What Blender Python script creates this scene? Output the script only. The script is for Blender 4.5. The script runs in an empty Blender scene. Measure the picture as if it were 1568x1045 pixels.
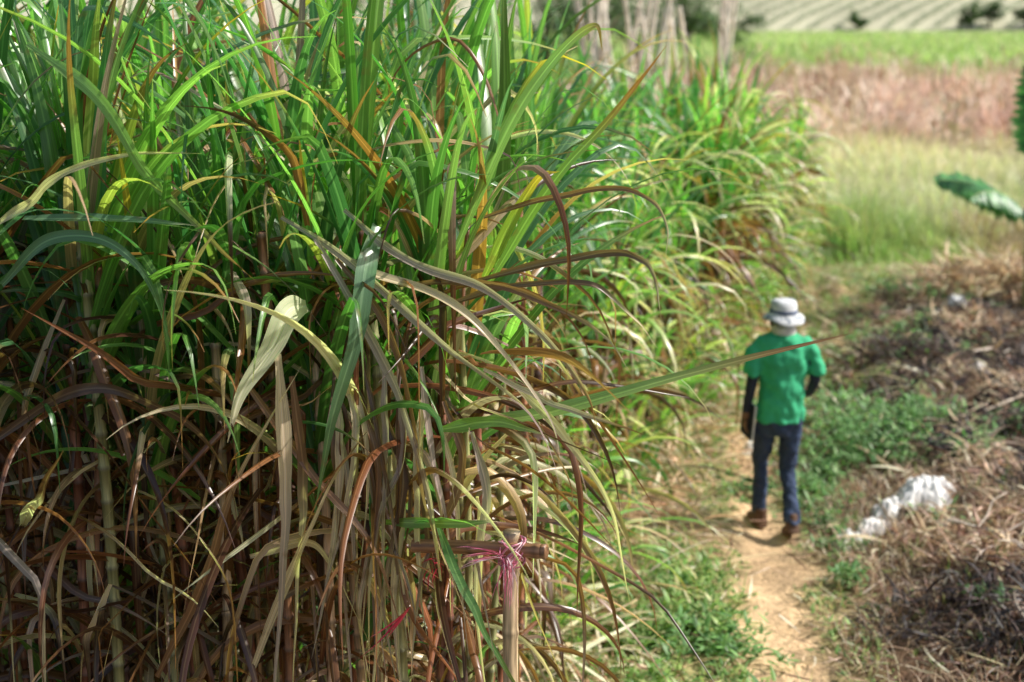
import bpy, math, numpy as np
from mathutils import Vector
rng=np.random.default_rng(7)
scene=bpy.context.scene
R=lambda a,b,n=None: rng.uniform(a,b,n)

# ---------------------------------------------------------------- helpers
def vnoise(x,y,s=1.0,seed=0):
    x=np.asarray(x,float)*s+seed*17.3; y=np.asarray(y,float)*s+seed*9.7
    xi=np.floor(x); yi=np.floor(y); fx=x-xi; fy=y-yi
    fx=fx*fx*(3-2*fx); fy=fy*fy*(3-2*fy)
    def h(a,b):
        v=np.sin(a*127.1+b*311.7+seed*74.7)*43758.5453
        return v-np.floor(v)
    return (h(xi,yi)*(1-fx)+h(xi+1,yi)*fx)*(1-fy)+(h(xi,yi+1)*(1-fx)+h(xi+1,yi+1)*fx)*fy
def fbm(x,y,s=1.0,seed=0,o=4):
    r=0;a=.5;t=0
    for i in range(o):
        r=r+a*vnoise(x,y,s,seed+i); t+=a; a*=.5; s*=2.1
    return r/t
def ss(a,b,x):
    t=np.clip((np.asarray(x,float)-a)/(b-a),0,1); return t*t*(3-2*t)

class Acc:
    def __init__(s): s.V=[];s.F=[];s.U=[];s.C=[];s.n=0
    def add(s,V,F,U,C):
        s.V.append(V.reshape(-1,3)); s.F.append(F.reshape(-1,4)+s.n); s.U.append(U.reshape(-1,2)); s.C.append(C.reshape(-1,3)); s.n+=len(s.V[-1])
    def obj(s,name,mat,smooth=True,parent=None):
        V=np.concatenate(s.V);F=np.concatenate(s.F);U=np.concatenate(s.U);C=np.concatenate(s.C)
        me=bpy.data.meshes.new(name); me.vertices.add(len(V)); me.vertices.foreach_set('co',V.astype(np.float32).ravel())
        me.loops.add(F.size); me.loops.foreach_set('vertex_index',F.astype(np.int32).ravel())
        me.polygons.add(len(F)); me.polygons.foreach_set('loop_start',np.arange(0,F.size,4,dtype=np.int32))
        me.update(calc_edges=True)
        uv=me.uv_layers.new(name='UVMap'); uv.data.foreach_set('uv',U[F.ravel()].astype(np.float32).ravel())
        ca=me.color_attributes.new('Col','FLOAT_COLOR','POINT')
        ca.data.foreach_set('color',np.concatenate([np.minimum(C,.95),np.ones((len(C),1))],1).astype(np.float32).ravel())
        if smooth: me.polygons.foreach_set('use_smooth',np.ones(len(F),bool))
        me.materials.append(mat); ob=bpy.data.objects.new(name,me); scene.collection.objects.link(ob)
        if parent: ob.parent=parent
        return ob

def A(v,N): return np.broadcast_to(np.asarray(v,float),(N,)).copy()
def strips(acc,P,D,side,w,fold,C,t):
    N,M,_=P.shape
    nrm=np.cross(side,D)
    nrm/=np.linalg.norm(nrm,axis=2,keepdims=True)+1e-9
    off=side*w[...,None]
    up=nrm*(w*fold)[...,None]
    V=np.stack([P-off+up,P,P+off+up],2)
    V[...,2]=np.maximum(V[...,2],.012)
    idx=np.arange(N*M*3).reshape(N,M,3)
    F=np.stack([idx[:,:-1,:-1],idx[:,:-1,1:],idx[:,1:,1:],idx[:,1:,:-1]],-1)
    U=np.zeros((N,M,3,2)); U[...,0]=np.array([0,.5,1.])+0; U[...,1]=t[None,:,None]
    U[...,1]+=R(0,20,N)[:,None,None]//1*3
    Cc=np.repeat(C[:,:,None,:],3,2)
    acc.add(V,F,U,Cc)
def blades(acc,P0,az,el0,droop,L,W,c0,c1,S=12,power=1.8,twist=0.,fold=.25,kt=None,ka=0.,sway=0.,wave=0.,tip=.8,keep=True,elmin=-1.62,roll=0.):
    N=len(P0)
    if N==0: return
    az,el0,droop,L,W,twist,sway,ka,power,tip,fold=[A(v,N) for v in (az,el0,droop,L,W,twist,sway,ka,power,tip,fold)]
    t=np.linspace(0,1,S+1); T=t[None]
    el=el0[:,None]-droop[:,None]*T**power[:,None]
    if kt is not None: el=el-ka[:,None]*ss(0,1,(T-A(kt,N)[:,None])/.07)
    ph=R(0,6.28,N)[:,None]; fr=R(1.2,3.5,N)[:,None]
    el=np.maximum(el,elmin)+wave*np.sin(ph+fr*6.28*T)*.6
    a=az[:,None]+sway[:,None]*T**1.5+wave*np.sin(ph*1.7+fr*5*T)
    D=np.stack([np.cos(el)*np.cos(a),np.cos(el)*np.sin(a),np.sin(el)],-1)
    seg=(L/S)[:,None,None]
    P=P0[:,None,:]+np.concatenate([np.zeros((N,1,3)),np.cumsum((D[:,:-1]+D[:,1:])*.5*seg,1)],1)
    s0=np.stack([-np.sin(a),np.cos(a),np.zeros_like(a)],-1)
    tw=(roll+twist[:,None]*T+wave*1.5*np.sin(ph*2+fr*4*T))[...,None]
    side=s0*np.cos(tw)+np.cross(D,s0)*np.sin(tw)
    w=W[:,None]*.5*(.55+.45*ss(0,.25,T))*np.clip(1-T**1.7,0.03,1)
    k=ss(tip[:,None]-.12,tip[:,None]+.12,T)[...,None]
    C=c0[:,None,:]*(1-k)+c1[:,None,:]*k
    if keep:
        bad=((P[...,1]<3.9)&(P[...,2]>1.)).any(1)
        ok=~bad
        P,D,side,w,C,fold=P[ok],D[ok],side[ok],w[ok],C[ok],fold[ok]
    if len(P): strips(acc,P,D,side,w,fold[:,None],C,t)
def pal(cols,N,jit=.15,w=None):
    cols=np.array(cols,float); i=rng.choice(len(cols),N,p=w)
    return np.clip(cols[i]*(1+R(-jit,jit,(N,1)))*(1+R(-jit*.4,jit*.4,(N,3))),0,1)
def tube(acc,pts,rad,col,sides=7,cap=True):
    pts=np.array(pts,float);M=len(pts);rad=A(rad,M)
    col=np.broadcast_to(np.asarray(col,float),(M,3))
    D=np.gradient(pts,axis=0);D/=np.linalg.norm(D,axis=1,keepdims=True)+1e-9
    ref=np.array([0,1.,0]) if abs(D[0][1])<.8 else np.array([1.,0,0])
    s=np.cross(D,ref);s/=np.linalg.norm(s,axis=1,keepdims=True);n=np.cross(s,D)
    a=np.linspace(0,2*np.pi,sides,endpoint=False)
    V=pts[:,None]+rad[:,None,None]*(s[:,None]*np.cos(a)[None,:,None]+n[:,None]*np.sin(a)[None,:,None])
    C=np.repeat(col[:,None],sides,1);U=np.zeros((M,sides,2));U[...,0]=a/6.283;U[...,1]=(np.cumsum(np.r_[0,np.linalg.norm(np.diff(pts,axis=0),axis=1)])*3)[:,None]
    idx=np.arange(M*sides).reshape(M,sides);nx=np.roll(idx,-1,1)
    F=np.stack([idx[:-1],nx[:-1],nx[1:],idx[1:]],-1).reshape(-1,4)
    V=V.reshape(-1,3);C=C.reshape(-1,3);U=U.reshape(-1,2)
    if cap:
        c=len(V);V=np.vstack([V,pts[-1]]);C=np.vstack([C,col[-1]*1.3]);U=np.vstack([U,[0,0]])
        F2=[]
        for i in range(0,sides-1,2):
            F2.append([idx[-1,i],idx[-1,i+1],idx[-1,(i+2)%sides],c])
        F=np.vstack([F,np.array(F2)])
    acc.add(V,F,U,C)

# ---------------------------------------------------------------- materials
def newmat(name):
    m=bpy.data.materials.new(name);m.use_nodes=True;nt=m.node_tree;nt.nodes.clear();return m,nt,nt.nodes,nt.links
def leafmat(name,rough=.42,trans=.35,midrib=.5,sx=45,sy=3,spec=.5,streak=.35,bump=True,tcol=(1.45,2.0,.95)):
    m,nt,n,l=newmat(name)
    at=n.new('ShaderNodeAttribute');at.attribute_name='Col'
    uv=n.new('ShaderNodeTexCoord')
    mp=n.new('ShaderNodeMapping');mp.inputs['Scale'].default_value=(sx,sy,1);l.new(uv.outputs['UV'],mp.inputs[0])
    no=n.new('ShaderNodeTexNoise');no.noise_dimensions='2D';no.inputs['Scale'].default_value=1;no.inputs['Detail'].default_value=2;l.new(mp.outputs[0],no.inputs[0])
    mr=n.new('ShaderNodeMapRange');mr.inputs['From Min'].default_value=.3;mr.inputs['From Max'].default_value=.7;mr.inputs['To Min'].default_value=1-streak;mr.inputs['To Max'].default_value=1+streak;l.new(no.outputs[0],mr.inputs[0])
    mul=n.new('ShaderNodeVectorMath');mul.operation='SCALE';l.new(at.outputs['Color'],mul.inputs[0]);l.new(mr.outputs[0],mul.inputs['Scale'])
    res=mul.outputs[0]
    if midrib>0:
        sep=n.new('ShaderNodeSeparateXYZ');l.new(uv.outputs['UV'],sep.inputs[0])
        a=n.new('ShaderNodeMath');a.operation='SUBTRACT';a.inputs[1].default_value=.5;l.new(sep.outputs[0],a.inputs[0])
        b=n.new('ShaderNodeMath');b.operation='ABSOLUTE';l.new(a.outputs[0],b.inputs[0])
        c=n.new('ShaderNodeMapRange');c.inputs['From Min'].default_value=.05;c.inputs['From Max'].default_value=.09;c.inputs['To Min'].default_value=midrib;c.inputs['To Max'].default_value=0;l.new(b.outputs[0],c.inputs[0])
        lt=n.new('ShaderNodeVectorMath');lt.operation='MULTIPLY_ADD';lt.inputs[1].default_value=(1.7,1.6,1.8);lt.inputs[2].default_value=(.08,.08,.04);l.new(mul.outputs[0],lt.inputs[0])
        mx=n.new('ShaderNodeMix');mx.data_type='RGBA';l.new(c.outputs[0],mx.inputs[0]);l.new(mul.outputs[0],mx.inputs[6]);l.new(lt.outputs[0],mx.inputs[7])
        tc=n.new('ShaderNodeTexNoise');tc.inputs['Scale'].default_value=11;tc.inputs['Detail'].default_value=4;l.new(uv.outputs['Object'],tc.inputs[0])
        r2=n.new('ShaderNodeMapRange');r2.inputs['From Min'].default_value=.61;r2.inputs['From Max'].default_value=.72;r2.inputs['To Max'].default_value=.5;l.new(tc.outputs[0],r2.inputs[0])
        m2=n.new('ShaderNodeMix');m2.data_type='RGBA';l.new(r2.outputs[0],m2.inputs[0]);l.new(mx.outputs[2],m2.inputs[6]);m2.inputs[7].default_value=(.27,.14,.05,1)
        res=m2.outputs[2]
    bs=n.new('ShaderNodeBsdfPrincipled');bs.inputs['Roughness'].default_value=rough;bs.inputs['Specular IOR Level'].default_value=spec;l.new(res,bs.inputs['Base Color'])
    if bump:
        bp=n.new('ShaderNodeBump');bp.inputs['Strength'].default_value=.35;bp.inputs['Distance'].default_value=.003;l.new(no.outputs[0],bp.inputs['Height']);l.new(bp.outputs[0],bs.inputs['Normal'])
    out=n.new('ShaderNodeOutputMaterial')
    if trans>0:
        tb=n.new('ShaderNodeVectorMath');tb.operation='MULTIPLY';tb.inputs[1].default_value=tcol;l.new(res,tb.inputs[0])
        tr=n.new('ShaderNodeBsdfTranslucent');l.new(tb.outputs[0],tr.inputs[0])
        ms=n.new('ShaderNodeMixShader');ms.inputs[0].default_value=trans;l.new(bs.outputs[0],ms.inputs[1]);l.new(tr.outputs[0],ms.inputs[2]);l.new(ms.outputs[0],out.inputs[0])
    else: l.new(bs.outputs[0],out.inputs[0])
    return m
def solid(name,col,rough=.7,scale=30,var=.25,bump=.3,bd=.004,col2=None,spec=.4,thr=.5,soft=.2):
    m,nt,n,l=newmat(name)
    tc=n.new('ShaderNodeTexCoord');no=n.new('ShaderNodeTexNoise');no.inputs['Scale'].default_value=scale;no.inputs['Detail'].default_value=5;l.new(tc.outputs['Object'],no.inputs[0])
    mx=n.new('ShaderNodeMix');mx.data_type='RGBA'
    c2=col2 or tuple(min(1,c*(1+var)) for c in col);c1=col if col2 else tuple(c*(1-var) for c in col)
    mx.inputs[6].default_value=(*c1,1);mx.inputs[7].default_value=(*c2,1)
    mr=n.new('ShaderNodeMapRange');mr.inputs['From Min'].default_value=thr-soft;mr.inputs['From Max'].default_value=thr+soft;l.new(no.outputs[0],mr.inputs[0]);l.new(mr.outputs[0],mx.inputs[0])
    bs=n.new('ShaderNodeBsdfPrincipled');bs.inputs['Roughness'].default_value=rough;bs.inputs['Specular IOR Level'].default_value=spec;l.new(mx.outputs[2],bs.inputs['Base Color'])
    bp=n.new('ShaderNodeBump');bp.inputs['Strength'].default_value=bump;bp.inputs['Distance'].default_value=bd;l.new(no.outputs[0],bp.inputs['Height']);l.new(bp.outputs[0],bs.inputs['Normal'])
    out=n.new('ShaderNodeOutputMaterial');l.new(bs.outputs[0],out.inputs[0]);return m
def groundmat():
    m,nt,n,l=newmat('ground_mat')
    at=n.new('ShaderNodeAttribute');at.attribute_name='Col'
    tc=n.new('ShaderNodeTexCoord')
    n1=n.new('ShaderNodeTexNoise');n1.inputs['Scale'].default_value=9;n1.inputs['Detail'].default_value=8;n1.inputs['Roughness'].default_value=.7;l.new(tc.outputs['Object'],n1.inputs[0])
    mr=n.new('ShaderNodeMapRange');mr.inputs['From Min'].default_value=.3;mr.inputs['From Max'].default_value=.7;mr.inputs['To Min'].default_value=.5;mr.inputs['To Max'].default_value=1.4;l.new(n1.outputs[0],mr.inputs[0])
    s=n.new('ShaderNodeVectorMath');s.operation='SCALE';l.new(at.outputs['Color'],s.inputs[0]);l.new(mr.outputs[0],s.inputs['Scale'])
    bs=n.new('ShaderNodeBsdfPrincipled');bs.inputs['Roughness'].default_value=.95;bs.inputs['Specular IOR Level'].default_value=.15;l.new(s.outputs[0],bs.inputs['Base Color'])
    n2=n.new('ShaderNodeTexNoise');n2.inputs['Scale'].default_value=28;n2.inputs['Detail'].default_value=7;l.new(tc.outputs['Object'],n2.inputs[0])
    bp=n.new('ShaderNodeBump');bp.inputs['Strength'].default_value=.8;bp.inputs['Distance'].default_value=.03;l.new(n2.outputs[0],bp.inputs['Height']);l.new(bp.outputs[0],bs.inputs['Normal'])
    out=n.new('ShaderNodeOutputMaterial');l.new(bs.outputs[0],out.inputs[0]);return m
M_cane=leafmat('cane_leaf',rough=.32,trans=.42,midrib=.65,spec=.85,bump=False)
M_stalk=leafmat('cane_stalk',rough=.34,trans=0,midrib=0,sx=14,sy=2)
M_weed=leafmat('weed_leaf',rough=.45,trans=.35,midrib=0,sx=6,sy=2,bump=False,tcol=(1.35,1.65,.95))
M_dry=leafmat('dry_straw',rough=.5,trans=.22,midrib=0,sx=10,sy=2,spec=.4,bump=False,tcol=(1.35,1.25,1.1))
M_bark=leafmat('bark',rough=.9,trans=0,midrib=0,sx=8,sy=3,spec=.2)
M_tree=leafmat('tree_leaf',rough=.42,trans=.3,midrib=0,sx=2,sy=1,bump=False)

# ---------------------------------------------------------------- terrain
pathY=[-5,5,7.5,8.8,10,11.7,14,20,30];pathX=[1.2,1.38,1.56,1.72,1.93,2.02,2.5,4.3,7]
HB=290.
def pathx(y): return np.interp(y,pathY,pathX)
def edge(y): return np.interp(y,[5,7.5,8.8,12.9,16,20,21.5],[-.12,.12,.42,1.7,2.7,3.95,3.85])
def height(x,y):
    y=np.asarray(y,float)
    z=.10*(fbm(x,y,.9,3)-.5)+.05*(fbm(x,y,4,5)-.5)*(y<60)
    d=np.abs(x-pathx(y)); z=z-.05*np.exp(-(d/.35)**2)*(y<25)
    k=ss(2.3,3.4,x-.14*np.maximum(y-10,0))*ss(5.5,7.5,y)*(1-ss(18,21,y))
    z=z+k*(.05+.42*(fbm(x,y,1.7,9)-.25)+.26*(fbm(x,y,4.5,13)-.4))
    z=z+.25*(fbm(x,y,.12,11)-.5)*ss(22,40,y)*4*(1-ss(120,160,y))
    r=np.maximum(y-HB,0)
    z=z+np.minimum(r,150)*.22*ss(HB-2,HB+12,y)+np.maximum(r-150,0)*.05+18*(fbm(x,y,.004,21)-.4)*ss(450,900,y)
    return z
def masks(x,y):
    e=x-edge(y); px=np.abs(x-pathx(y))
    n1=fbm(x,y,1.6,31);n2=fbm(x,y,.7,37);n3=fbm(x,y,5,41)
    hw=np.interp(y,[5,7.5,10,11.7,13.5,16,20],[.27,.23,.18,.13,.10,.04,.04])
    path=1-ss(hw*.5,hw*1.8,px+(n3-.5)*.35)
    path=path*(1-ss(12,16,y)*.6)
    ashx=np.interp(y,[9,10.5,11.5,14,17,19.5],[4.0,3.2,2.85,3.5,4.7,6.0])
    ash=ss(-.25,.35,x-ashx+(n2-.5)*1.4)*ss(9.6,10.8,y+(n1-.5)*2)*(1-ss(17.5,19.5,y))
    ash=ash*ss(.30,.52,fbm(x,y,1.3,83)+.12)
    mulch=ss(-.2,.35,x-(pathx(y)+.45)+(n1-.5)*.7)*(1-ss(10.2,11.2,y+(n2-.5)))
    mulch=np.maximum(mulch,ss(-.9,-.2,x-ashx+(n1-.5))*(1-ss(18,20.5,y))*.9)
    mulch=mulch*(1-ash)
    green=(1-path)*(1-ash)*(1-mulch*.9)*(1-ss(20,22,y))*ss(.38,.60,n1*.5+n2*.5+.06)
    return path,ash,mulch,green
def groundcol(x,y):
    p,a,m,g=masks(x,y);n=fbm(x,y,3,51)[...,None];nb=fbm(x,y,.25,53)[...,None]
    c=np.array([.50,.36,.21])*(.6+.8*n)
    def mixc(c,col,k): return c*(1-k[...,None])+np.array(col)*(.6+.8*n)*k[...,None]
    c=mixc(c,(.22,.24,.09),g*.7);c=mixc(c,(.14,.085,.052),m);c=mixc(c,(.022,.018,.02),a);c=mixc(c,(.68,.47,.28),p)
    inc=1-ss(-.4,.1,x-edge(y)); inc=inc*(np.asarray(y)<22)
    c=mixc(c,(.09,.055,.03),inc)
    far=ss(20,23,y)
    c=mixc(c,(.46,.42,.26),far)
    c=mixc(c,(.55,.40,.29),ss(38,44,y+(nb[...,0]-.5)*8))
    c=mixc(c,(.38,.45,.16),ss(78,86,y+(nb[...,0]-.5)*6))
    c=mixc(c,(.56,.54,.38),ss(HB-4,HB,y))
    c=mixc(c,(.07,.12,.045),ss(430,460,y))
    return c
def axis(lo,hi,a,b,st,g):
    mid=list(np.arange(a,b,st));l=[];v=a;s=st
    while v>lo: s*=g;v-=s;l.append(v)
    r=[];v=b;s=st
    while v<hi: r.append(v);s*=g;v+=s
    return np.array(l[::-1]+mid+r)
gx=axis(-900,900,-1,9,.05,1.12);gy=axis(-200,2000,5.5,22,.055,1.05)
X,Y=np.meshgrid(gx,gy);Z=height(X,Y)
g=Acc();idx=np.arange(X.size).reshape(X.shape)
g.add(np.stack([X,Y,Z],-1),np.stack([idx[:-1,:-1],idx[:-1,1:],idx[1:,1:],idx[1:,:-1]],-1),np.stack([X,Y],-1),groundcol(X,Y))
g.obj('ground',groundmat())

# ---------------------------------------------------------------- sugarcane
G=[(.10,.24,.05),(.14,.31,.06),(.06,.17,.05),(.21,.38,.09),(.08,.20,.08)]
GY=[(.40,.44,.09),(.34,.42,.09)]
TIP=[(.40,.20,.06),(.28,.14,.05),(.56,.38,.15),(.16,.30,.07),(.60,.38,.05)]
DRY=[(.18,.072,.028),(.27,.115,.045),(.48,.33,.18),(.075,.033,.018),(.30,.21,.18),(.76,.63,.44)]
DW=[.26,.21,.11,.25,.07,.10]  # weighted to dark browns: the clump's deep shadow is put into dead-leaf colour
cane=Acc();stalks=Acc()
def canes(bx,by,htop,near,S,ng,nd,wscale=1.,tint=1.,upright=0.,out=0.,dryf=.2):  # tint brightens green leaves, painting sunlit highlights on the farther cane
    N=len(bx)
    for i in range(N):
        h=htop[i];la=R(0,6.28);ll=R(0,.22)*h*.35*(R(1.5,3.) if R(0,1)<.25 else 1)
        if not near: la=R(-.9,.5);ll+=out
        top=np.array([bx[i]+math.cos(la)*ll,by[i]+math.sin(la)*ll*.6,h])
        base=np.array([bx[i],by[i],0.])
        m=int(h/.13) if near else 6
        tt=np.linspace(0,1,m+1)
        rr=R(.015,.023)
        colb=np.array(pal([(.22,.075,.035),(.28,.12,.045),(.24,.24,.09),(.10,.05,.04),(.45,.32,.18)],1)[0])
        pts=[];rad=[];cc=[]
        for k in range(m+1):
            t=tt[k];p=base*(1-t)+top*t;p=p+np.array([math.sin(t*3)*.04,0,0])
            if near and k>0:
                pts+= [p-[0,0,.012],p,p+[0,0,.012]];rad+=[rr*.98,rr*1.22,rr*.95];cc+=[colb*.8,colb*.5+.08,colb*1.5+.05]
            else: pts.append(p);rad.append(rr*(1-.3*t));cc.append(colb)
        tube(stalks,pts,rad,cc,sides=7 if near else 5,cap=False)
        raz=R(0,3.1416)
        n=int(ng*R(.8,1.25))
        q=np.linspace(0,1,n)
        f=h-.65*(1-q);f=f/h
        P=base[None]*(1-f[:,None])+top[None]*f[:,None]
        az=raz+np.pi*(np.arange(n)%2)+R(-.5,.5,n)
        el=np.radians(54+29*q+R(-9,9,n)+upright*6)
        dr=np.radians((100-68*q)*(1-.25*upright)+R(-25,35,n))
        L=(1.05+.35*np.sin(q*3.0))*R(.8,1.2,n)*min(1.15,h/2.6)
        c0=pal(G,n,.28)*tint
        yy=(R(0,1,n)<.06)[:,None];c0=np.where(yy,pal(GY,n)*tint,c0)
        yy=(R(0,1,n)<(dryf+.04-.18*q))[:,None];c0=np.where(yy,pal(DRY[:3]+DRY[4:]+[(.40,.17,.05)],n),c0)
        c1=np.where((R(0,1,n)<.55)[:,None],pal(TIP,n),c0*1.15)
        kk=(R(0,1,n)<.3)*R(.6,1.8,n)
        blades(cane,P,az,el,dr,L,R(.042,.074,n)*wscale,c0,c1,S=S,power=R(1.5,2.6,n),twist=R(-1.1,1.1,n),fold=R(.1,.45,n),kt=R(.4,.85,n),ka=kk,sway=R(-.5,.5,n),wave=.03,tip=R(.6,1.05,n))
        n=int(nd*R(.7,1.3));
        if n<1: continue
        f=R(.22,.90,n);P=base[None]*(1-f[:,None])+top[None]*f[:,None]
        c0=pal(DRY,n,.25,DW);c1=pal(DRY,n,.25,DW)
        blades(cane,P,R(0,6.28,n),np.radians(R(10,80,n)),np.radians(R(50,170,n)),R(.6,1.3,n),R(.022,.054,n)*wscale,c0,c1,S=S,power=R(.5,1.7,n),twist=R(-3,3,n),fold=R(.2,1.0,n),kt=R(.12,.6,n),ka=R(0,1.6,n)*(R(0,1,n)<.6),sway=R(-.8,.8,n),wave=.05,tip=R(.3,.9,n))
def scatter(y0,y1,depth0,depth1,n):
    y=R(y0,y1,n);return edge(y)-R(depth0,depth1,n),y
bx,by=scatter(5.15,8,.0,2.9,125)
canes(bx,by,R(2.45,3.15,len(bx)),True,13,10,10,dryf=.17)
n=24;bx=np.linspace(-2.3,-.2,n)+R(-.07,.07,n);by=R(5.0,5.5,n)
canes(bx,by,R(2.45,3.0,n),True,16,10,12,dryf=.20)
bx,by=scatter(8,12.3,.05,2.4,115);canes(bx,by,R(2.0,2.6,115)-.4*ss(10.5,12.3,by),False,9,10,7,1.15,1.2,.6,dryf=.10)
n=175;by=np.concatenate([R(13.2,16.9,100),R(17.9,21,75)])
bx=edge(by)-R(.05,2.3,n);canes(bx,by,np.where(by<17.5,R(2.1,2.6,n)-.25*np.abs(by-14.8),R(1.5,1.95,n)),False,8,11,12,1.4,1.4,.3,out=.15,dryf=.22)
bx,by=scatter(6,20,2.6,6.5,130);canes(bx,by,R(2.0,2.8,130),False,6,8,0,1.5)
n=220;px_=R(-2.2,-.08,n);P=np.stack([px_,R(4.85,5.4,n),R(1.3,2.9,n)],-1)
blades(cane,P,R(0,6.28,n),np.radians(R(-70,60,n)),np.radians(R(0,110,n)),R(.5,1.4,n),R(.02,.05,n),pal(DRY,n,.3,DW),pal(DRY,n,.3,DW),S=16,power=R(.4,1.4,n),twist=R(-3,3,n),fold=R(.3,1,n),sway=R(-.8,.8,n),kt=R(.2,.7,n),ka=R(-.8,1.5,n),wave=.05,tip=.5)
n=95;P=np.stack([R(-2.3,.0,n),R(4.95,6.2,n),R(2.5,3.3,n)],-1)
blades(cane,P,R(0,6.28,n),np.radians(R(10,80,n)),np.radians(R(30,150,n)),R(.5,1.2,n),R(.018,.04,n),pal([(.34,.14,.05),(.24,.10,.04),(.50,.34,.18),(.72,.60,.42),(.30,.2,.17)],n,.25),pal(DRY,n,.3,DW),S=16,power=R(.6,2,n),twist=R(-3,3,n),fold=R(.3,1,n),sway=R(-.8,.8,n),kt=R(.2,.7,n),ka=R(-.3,1.5,n),wave=.05,tip=.5)
n=420;y=R(5.4,20.5,n);P=np.stack([edge(y)-R(-.05,.6,n),y,R(.2,2.,n)],-1)
blades(cane,P,R(-1.6,1.2,n),np.radians(R(-40,70,n)),np.radians(R(60,160,n)),R(.5,1.2,n),R(.02,.05,n),pal(DRY[1:3]+DRY[4:]+G[:2],n,.3),pal(DRY[2:],n,.3),S=10,power=R(.5,1,n),twist=R(-3,3,n),fold=R(.2,.8,n),sway=R(-1,1,n),wave=.06,tip=.5)
n=330;y=np.concatenate([R(8.5,12.5,90),R(13,17,140),R(17.9,21,100)]);zt=np.where(y<17.5,R(1.3,2.4,n),R(.9,1.8,n));P=np.stack([edge(y)-R(-.05,.7,n),y,zt],-1)
blades(cane,P,R(-1.9,1.0,n),np.radians(R(45,75,n)),np.radians(R(95,165,n)),R(.8,1.4,n),R(.05,.085,n),pal([(.30,.46,.13),(.42,.54,.20),(.24,.40,.11),(.34,.50,.16),(.74,.66,.44)],n,.2),pal([(.8,.70,.48),(.5,.34,.16),(.42,.52,.2)],n,.2),S=10,power=R(1.2,2.,n),twist=R(-1,1,n),fold=.3,sway=R(-.5,.5,n),wave=.04,tip=.6)  # arching leaves in brighter greens, their sunlit look painted into the colour
n=320;y=R(5.1,7.5,n);P=np.stack([R(-2.6,-.2,n),y,R(.4,1.9,n)],-1)
blades(cane,P,R(0,6.28,n),np.radians(R(35,85,n)),np.radians(R(30,120,n)),R(.6,1.2,n),R(.03,.06,n),pal(G,n,.2),pal(TIP+G,n),S=10,power=2,twist=R(-1,1,n),fold=.3,sway=R(-.5,.5,n),wave=.03)
n=420;y=R(7.2,20.5,n);P=np.stack([edge(y)+R(-.35,.1,n),y,R(.0,1.,n)],-1)
blades(cane,P,R(-1.5,1.1,n),np.radians(R(45,80,n)),np.radians(R(60,150,n)),R(.6,1.3,n),R(.04,.07,n),pal(G[1:4]+G[1:4]+GY[1:]+[(.66,.56,.36)],n,.2)*1.25,pal(TIP+G,n),S=10,power=R(1.2,2,n),twist=R(-1,1,n),fold=.3,sway=R(-.5,.5,n),wave=.04)

def hero(pts,W,c0,c1,face=(0,-1,.35),tw=0.,tip=.7,S=40,fold=.3,wv=.25):
    p=np.array(pts,float);k=len(p);q=np.vstack([2*p[0]-p[1],p,2*p[-1]-p[-2]])
    t=np.linspace(0,1,S+1);o=[]
    for v in t*(k-1):
        i=min(int(v),k-2);f=v-i;a,b,c,d=q[i],q[i+1],q[i+2],q[i+3]
        o.append(.5*((2*b)+(-a+c)*f+(2*a-5*b+4*c-d)*f*f+(-a+3*b-3*c+d)*f**3))
    P=np.array(o)
    for ax in range(3): P[:,ax]+=wv*.035*(vnoise(t*9,t*0,1.,int(R(0,90)))-.5)*ss(0,.3,t)
    P=P[None];D=np.gradient(P,axis=1);D/=np.linalg.norm(D,axis=2,keepdims=True)
    s=np.cross(D,np.array(face,float));s/=np.linalg.norm(s,axis=2,keepdims=True)
    a=(tw*t+wv*3*(vnoise(t*7,t*0+3,1.,int(R(0,90)))-.5))[None,:,None];s=s*np.cos(a)+np.cross(D,s)*np.sin(a)
    w=(W*.5*(.45+.55*ss(0,.2,t))*np.clip(1-t**1.9,.03,1)*(1-wv+wv*2*vnoise(t*12,t*0+8,1.,int(R(0,90)))*.9))[None]
    kk=ss(tip-.2,tip+.2,t)[None,:,None];C=np.array(c0)*(1-kk)+np.array(c1)*kk
    fo=(fold*(1+wv*3*(vnoise(t*8,t*0+5,1.,int(R(0,90)))-.5)))[None]
    strips(cane,P,D,s,w,fo,C,t)
gr=(.12,.26,.07);lg=(.26,.40,.13);br=(.24,.12,.06);tn=(.72,.58,.38);mv=(.46,.36,.32);dk=(.15,.085,.05);bg=(.14,.27,.14);pa=(.84,.85,.56)  # pa: pale leaf, colour raised to hold its sunlit brightness
hero([(-.19,4.9,2.28),(.1,4.8,2.35),(.375,4.75,2.44),(.82,4.7,2.58),(1.157,4.7,2.665)],.055,lg,br,tip=.68,face=(0,-.8,.6),wv=.12,fold=.4)
hero([(-.72,4.88,2.72),(-.76,4.72,2.73),(-.82,4.68,2.61),(-.915,4.64,2.466),(-.965,4.62,2.30)],.10,pa,tn,tip=.9,fold=.15,wv=.04,face=(.6,-.8,.3))
hero([(-.47,4.9,3.0),(-.50,4.75,2.855),(-.536,4.7,2.63),(-.62,4.7,2.35),(-.69,4.7,2.02)],.08,bg,gr,tip=.8,fold=.3,wv=.1,face=(.5,-1,.2))
hero([(-.797,4.7,2.59),(-.785,4.7,2.21),(-.80,4.7,1.85),(-.87,4.72,1.20)],.055,tn,mv,tip=.5,tw=.5,face=(.6,-1,.2))
hero([(-.76,4.75,2.5),(-.73,4.75,2.1),(-.76,4.75,1.8),(-.80,4.75,1.25)],.04,br,tn,tip=.4,tw=1.)
hero([(-.58,4.9,3.055),(-.365,4.8,2.90),(-.098,4.75,2.81),(.104,4.7,2.656),(.262,4.7,2.444),(.285,4.7,2.33)],.034,mv,br,tw=1.,fold=.7)
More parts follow.
